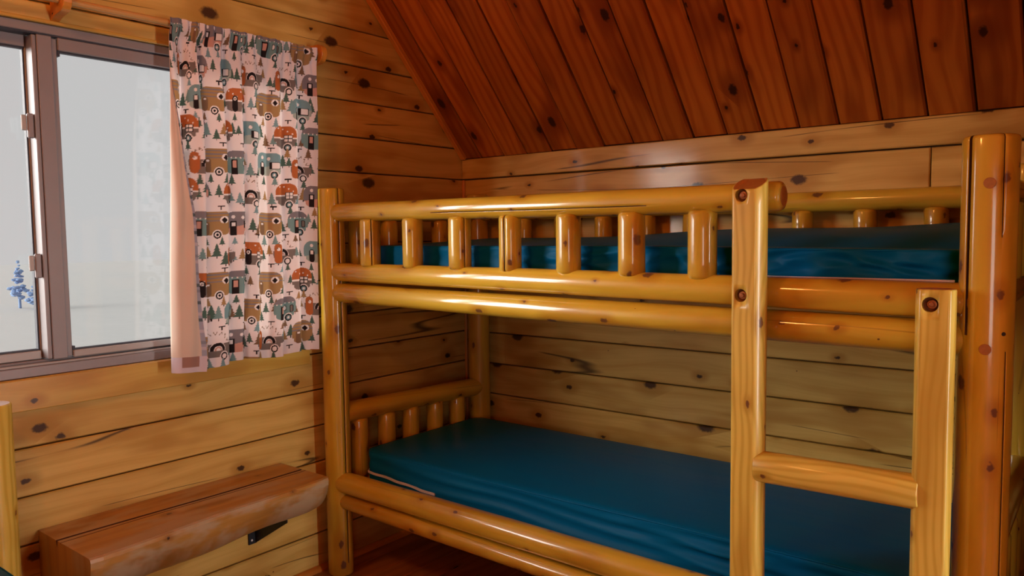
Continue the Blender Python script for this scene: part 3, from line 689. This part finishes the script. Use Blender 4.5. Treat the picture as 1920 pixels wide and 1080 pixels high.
# ladder
LY = BY-.076
lad = []
for (x, zt, r, top, sd) in ((1.732, 1.424, .0405, .55, 130), (2.128, 1.176, .0375, 0, 131)):
    u_ = log('ladder_upright', (x, LY, 0), (x, LY, zt), r, r, M['ladder'], bk, seed=sd, segs=28, flat=.72, top=top, face=(-.12 if top else .10, -1, 0), wob=.006, ripple=.006, rnd1=.003)
    lad.append(u_)
for u_, x, zs, r in ((lad[0], 1.722, (1.383, 1.148), .0405), (lad[1], 2.122, (1.145,), .0375)):
    cs_ = []
    for z_ in zs: cs_.append(disc('counterbore', (x, LY-r*.72-.006, z_), (0, -1, 0), .0155, .026, M['hole'], None, 24, 0))
    cut(u_, cs_)
    for z_ in zs:
        b0 = disc('bolt', (x+.002, LY-r*.72+.008, z_), (0, -1, 0), .0095, .014, M['bolt'], u_, 16, .002)
        disc('bolt_tip', (x+.002, LY-r*.72+.003, z_), (0, -1, 0), .005, .005, M['bolt'], u_, 6, .001)
        disc('counterbore_floor', (x, LY-r*.72+.0185, z_), (0, -1, 0), .0155, .002, M['hole'], u_, 24, 0)
log('ladder_rung', (1.757, LY-.004, .740), (2.108, LY-.004, .746), .0365, .037, M['ladder'], bk, seed=140, rnd0=.003, rnd1=.003, wob=.01)
log('ladder_rung', (1.757, LY-.004, .43), (2.108, LY-.004, .43), .0365, .037, M['ladder'], bk, seed=141, rnd0=.003, rnd1=.003, wob=.01)
# plugs and a nail head on the big right post
for z_ in (1.389, 1.054):
    disc('plug', (FRX+.006, BY-.0515-.0012, z_), (.08, -1, 0), .0112, .008, M['endgrain'], pFR, 20, .001)
disc('nail_head', (FRX+.036, BY-.038, 1.086), (.75, -1, 0), .0042, .004, M['steel'], pFR, 10, 0)

# ================================================================== MATTRESSES
def mattress(name, x0, x1, y0, y1, z0, z1, htop, wr, label, group, rc=.045, step=.009):
    pts = []
    def arc(cx, cy, a0): 
        for i in range(8): a = a0+math.pi/2*i/8; pts.append((cx+rc*math.cos(a), cy+rc*math.sin(a), math.cos(a), math.sin(a)))
    def line(ax, ay, bx, by, nx, ny):
        L = math.hypot(bx-ax, by-ay); n = max(2, int(L/step))
        for i in range(n): f = i/n; pts.append((ax+(bx-ax)*f, ay+(by-ay)*f, nx, ny))
    line(x0+rc, y0, x1-rc, y0, 0, -1); arc(x1-rc, y0+rc, -math.pi/2); line(x1, y0+rc, x1, y1-rc, 1, 0); arc(x1-rc, y1-rc, 0)
    line(x1-rc, y1, x0+rc, y1, 0, 1); arc(x0+rc, y1-rc, math.pi/2); line(x0, y1-rc, x0, y0+rc, -1, 0); arc(x0+rc, y0+rc, math.pi)
    hw = (y1-y0)/2; ym = (y0+y1)/2; loops = []; H = z1-z0
    rows = [(-.012, 0.), (-.003, .002/H)] + [(0., f) for f in np.linspace(.05, .90, 16)] + [(-.001, .94), (-.005, .975), (-.012, .995)]
    o = Vector((x0, y0, z0)); bm = bmesh.new()
    bot = None
    for off, f in rows:
        lp = []
        for x, y, nx, ny in pts:
            d = off + wr(x, y, f, nx, ny)*math.sin(math.pi*min(1, max(0, f)))**.7
            zt = htop(x, y); z = z0+(zt-z0)*f
            lp.append(bm.verts.new((x+nx*d-o.x, y+ny*d-o.y, z-o.z)))
        loops.append(lp)
    for k in range(1, 17):
        f = k/16; lp = []
        for x, y, nx, ny in pts:
            xb = x-nx*.012; yb_ = y-ny*.012
            sx = min(max(x, x0+hw), x1-hw); px_ = xb+(sx-xb)*f; py_ = yb_+(ym-yb_)*f
            lp.append(bm.verts.new((px_-o.x, py_-o.y, htop(px_, py_)-o.z)))
        loops.append(lp)
    n = len(pts)
    for a, b_ in zip(loops[:-1], loops[1:]):
        for i in range(n): bm.faces.new((a[i], a[(i+1) % n], b_[(i+1) % n], b_[i]))
    bm.faces.new(loops[0][::-1])
    bmesh.ops.remove_doubles(bm, verts=loops[-1], dist=.0004)
    bmesh.ops.recalc_face_normals(bm, faces=bm.faces[:])
    t = empty(name, ((x0+x1)/2, (y0+y1)/2, z0)); tag(t, label, 'mattress', group)
    mesh_obj('cover', bm, M['vinyl'], t, Matrix.Translation(o), True)
    pip = [(x-nx*.003, y-ny*.003, htop(x, y)-.0045) for x, y, nx, ny in pts[::2]]
    tube('seam_piping', pip, .0026, M['vinyl'], t, 6, True)
    return t
def fold(t): return (1-abs(2*(t-math.floor(t))-1))**1.6
def wr_low(x, y, f, nx, ny):
    n = mnoise.noise(Vector((x*2.3, y*2.3, f*1.2)))
    k = .3+.7*min(1, max(0, (x-.35)/.5))
    d1 = fold(f*2.6+x*1.15+n*.45)*.017*(.5+.5*math.sin(x*2.6+.5)**2)
    d2 = fold(f*2.4-x*1.9+n*.6)*.012*max(0, math.sin(x*4.1+1.3))
    return ((d1+d2)*k-.016*k) if ny < -.5 else .003*n
lo_top = lambda x, y: .486+.010*math.sin((x-.16)*1.5)*math.sin(max(0, min(1, (y+.78)/.66))*math.pi)*1.0-.006*math.exp(-((x-.9)/.5)**2)*math.exp(-((y+.78)/.1)**2)
mlow = mattress('mattress', .165, 2.135, -.777, -.118, .359, .486, lo_top, wr_low, 'teal vinyl mattress on the lower bunk with a white zipper at its corner', 'bunk mattresses')
def wr_up(x, y, f, nx, ny):
    n = mnoise.noise(Vector((x*4.1, y*4.1, f*1.6)))
    d = fold(f*.9+x*2.6+n*1.1)*.018+fold(f*1.9-x*5.3+n*.5)*.009
    k = .25+.75*min(1, max(0, (x-.9)/.4))
    return (d-.013)*k if ny < -.5 else .003*n
def up_top(x, y):
    s = min(1, max(0, (y+.62)/.40)); s = s*s*(3-2*s)
    b_ = 1.263-.010*min(1, max(0, (x-1.3)/.9))-.030*math.exp(-((y+.52)/.10)**2)*min(1, max(0, (x-.7)/.6))
    return b_+s*(.016+.045*min(1, max(0, (x-.6)/1.5)))+.004*math.sin(x*7+y*9)*s
mup = mattress('mattress', .205, 2.150, -.772, -.118, 1.179, 1.262, up_top, wr_up, 'teal vinyl mattress with a rumpled top lying on the upper bunk', 'bunk mattresses')
def zipper(t, pts, h):
    bm = bmesh.new(); o = Vector(pts[0]); A = [bm.verts.new(Vector(p)-o) for p in pts]; B = [bm.verts.new(Vector(p)-o+Vector((0, 0, h))) for p in pts]
    for i in range(len(pts)-1): bm.faces.new((A[i], A[i+1], B[i+1], B[i]))
    r = bmesh.ops.extrude_face_region(bm, geom=bm.faces[:])
    for g in r['geom']:
        if isinstance(g, bmesh.types.BMVert): g.co.y += .004
    bmesh.ops.recalc_face_normals(bm, faces=bm.faces[:])
    zp = mesh_obj('zipper', bm, M['zip'], t, Matrix.Translation(o)); tag(zp, 'white zipper tape'); return zp
zp = zipper(mlow, [(.168, -.735, .402), (.175, -.758, .400)] + [(.19+.35*i/24, -.7805-.003*math.sin(i*.7), .399-.020*i/24) for i in range(25)], .0085)
box('zipper_pull', (.515, -.789, .370), (.548, -.783, .379), M['zip'], zp, .002)
zp2 = zipper(mup, [(1.72+.42*i/30, -.779, 1.1805) for i in range(31)], .0065)

# ================================================================== WALL BENCH
bn = empty('log_bench', (.15, -1.44, .25)); tag(bn, 'worn half-log bench fixed to the wall under the window', 'bench')
def bench():
    bm = bmesh.new(); uvl = bm.loops.layers.uv.new('UVMap'); ys = np.linspace(-1.036, -1.852, 26); rows = []
    for j, y in enumerate(ys):
        f = (y+1.036)/-.816; dpt = .286+.058*f+.004*math.sin(f*9); zt = .465; hgt = .150+.03*f+.006*math.sin(f*13+1)
        rw = [(.0012, zt), (.128+.004*math.sin(f*5), zt), (.1335+.004*math.sin(f*5), zt-.022), (.139+.004*math.sin(f*5), zt), (.152+.003*math.sin(f*7), zt), (.154+.003*math.sin(f*7), zt-.006), (.156+.003*math.sin(f*7), zt), (dpt-.012, zt), (dpt-.003, zt-.003), (dpt, zt-.012)]
        for k in range(1, 14):
            a = math.pi/2*k/13; rw.append((.02+(dpt-.02)*math.cos(a)**.62, zt-.012-(hgt-.012)*math.sin(a)**1.05))
        rw.append((.0012, zt-hgt)); e = 0.004 if j in (0, len(ys)-1) else 0
        rows.append([bm.verts.new((max(.0012, x-(e if x > .2 else 0)), y, z)) for x, z in rw])
    n = len(rows[0])
    for A, B in zip(rows[:-1], rows[1:]):
        for i in range(n):
            fc = bm.faces.new((A[i], A[(i+1) % n], B[(i+1) % n], B[i])); fc.smooth = i > 9 and i < n-2
            if i in (1, 2, 4, 5): fc.material_index = 1
    for A, fl_ in ((rows[0], 0), (rows[-1], 1)): bm.faces.new(A if not fl_ else A[::-1])
    bmesh.ops.recalc_face_normals(bm, faces=bm.faces[:])
    for fc in bm.faces:
        for l in fc.loops:
            c = l.vert.co
            l[uvl].uv = (c.y, c.x-c.z) if abs(fc.normal.y) < .7 else (c.z*.3, c.x)
    return mesh_obj('seat_slab', bm, [M['bench'], M['split']], bn)
bench()
for yc in (-1.165, -1.72):
    br = box('bracket', (.0012, yc-.016, .200), (.006, yc+.016, .315), M['steel'], bn, .001)
    bm = bmesh.new(); prof = [(.006, .205), (.012, .205), (.20, .318), (.20, .335), (.006, .335)]
    A = [bm.verts.new((p[0], -.002, p[1])) for p in prof]; B = [bm.verts.new((p[0], .002, p[1])) for p in prof]
    bm.faces.new(A); bm.faces.new(B[::-1])
    for i in range(5): bm.faces.new((A[i], A[(i+1) % 5], B[(i+1) % 5], B[i]))
    bmesh.ops.recalc_face_normals(bm, faces=bm.faces[:])
    mesh_obj('gusset', bm, M['steel'], br, Matrix.Translation((0, yc+.012, 0)))
    disc('screw', (.0072, yc-.004, .215), (1, 0, 0), .004, .003, M['zip'], br, 10, 0)

# ================================================================== SECOND BED (its corner post shows at the left edge)
b2 = empty('log_bed', (1.1, -2.5, 0)); tag(b2, 'log bed at the left edge whose round corner post stands by the bench', 'bed')
Y1, Y2 = -1.984, -2.98
for y in (Y1, Y2): log('post', (.094, y, 0), (.094, y, .868), .0505, .0495, M['ladder'], b2, seed=200+int(-y*10), rnd1=.004, cap=M['zip'], face=(1, .3, 0))  # pale cap colour stands in for light falling on the post tops
for y in (Y1, Y2): log('post', (2.02, y, 0), (2.02, y, .46), .045, .045, M['log'], b2, seed=210+int(-y*10))
for z_ in (.80, .33): log('head_rail', (.094, Y1, z_), (.094, Y2, z_), .033, .033, M['log'], b2, seed=220+int(z_*10))
log('foot_rail', (2.02, Y1, .33), (2.02, Y2, .33), .035, .035, M['log'], b2, seed=228)
for y in (Y1, Y2): log('side_rail', (.094, y+(.024 if y > -2.5 else -.02), .32), (2.02, y+(.024 if y > -2.5 else -.02), .32), .034, .034, M['log'], b2, seed=230+int(-y*10))
for i in range(4): log('baluster', (.094, -2.18-.2*i, .35), (.094, -2.18-.2*i, .78), .03, .03, M['log'], b2, seed=240+i)
box('bed_deck', (.15, Y2+.05, .315), (1.97, Y1-.05, .335), M['trim'], b2, .002)
mattress('mattress', .150, 1.965, -2.94, -2.012, .336, .470, lambda x, y: .470, lambda x, y, f, nx, ny: .002, 'teal mattress on the log bed, only its corner showing at the lower left', 'bed mattress', step=.03)

# ================================================================== ADDED AMBER FILL LAMP (out of view, warms the shaded walls)
LP = Vector((1.05, -2.75, 2.45))
lp = empty('amber_fill_lamp', LP); tag(lp, 'unseen amber fill lamp added to warm the light in the room', 'lamp')
mt, nt, b = new_mat('amber_fill_glass'); b.inputs['Base Color'].default_value = (.8, .3, .05, 1)
b.inputs['Emission Color'].default_value = (1, .42, .10, 1); FILL_POWER = 100.0
b.inputs['Emission Strength'].default_value = FILL_POWER; M['fill_glow'] = mt
bm = bmesh.new(); bmesh.ops.create_uvsphere(bm, u_segments=24, v_segments=14, radius=.075)
mesh_obj('fill_globe', bm, M['fill_glow'], lp, Matrix.Translation(LP), True)
log('fill_lamp_socket', LP+Vector((0, 0, .07)), LP+Vector((0, 0, .13)), .03, .022, M['steel'], lp, segs=14, wob=0, ripple=0, cap=M['steel'])
tube('fill_lamp_cord', [LP+Vector((0, 0, .13)), Vector((LP.x, LP.y, roof_z(LP.y)-.01))], .004, M['steel'], lp)
disc('fill_lamp_rose', (LP.x, LP.y, roof_z(LP.y)-.03), (0, 0, -1), .05, .03, M['steel'], lp)
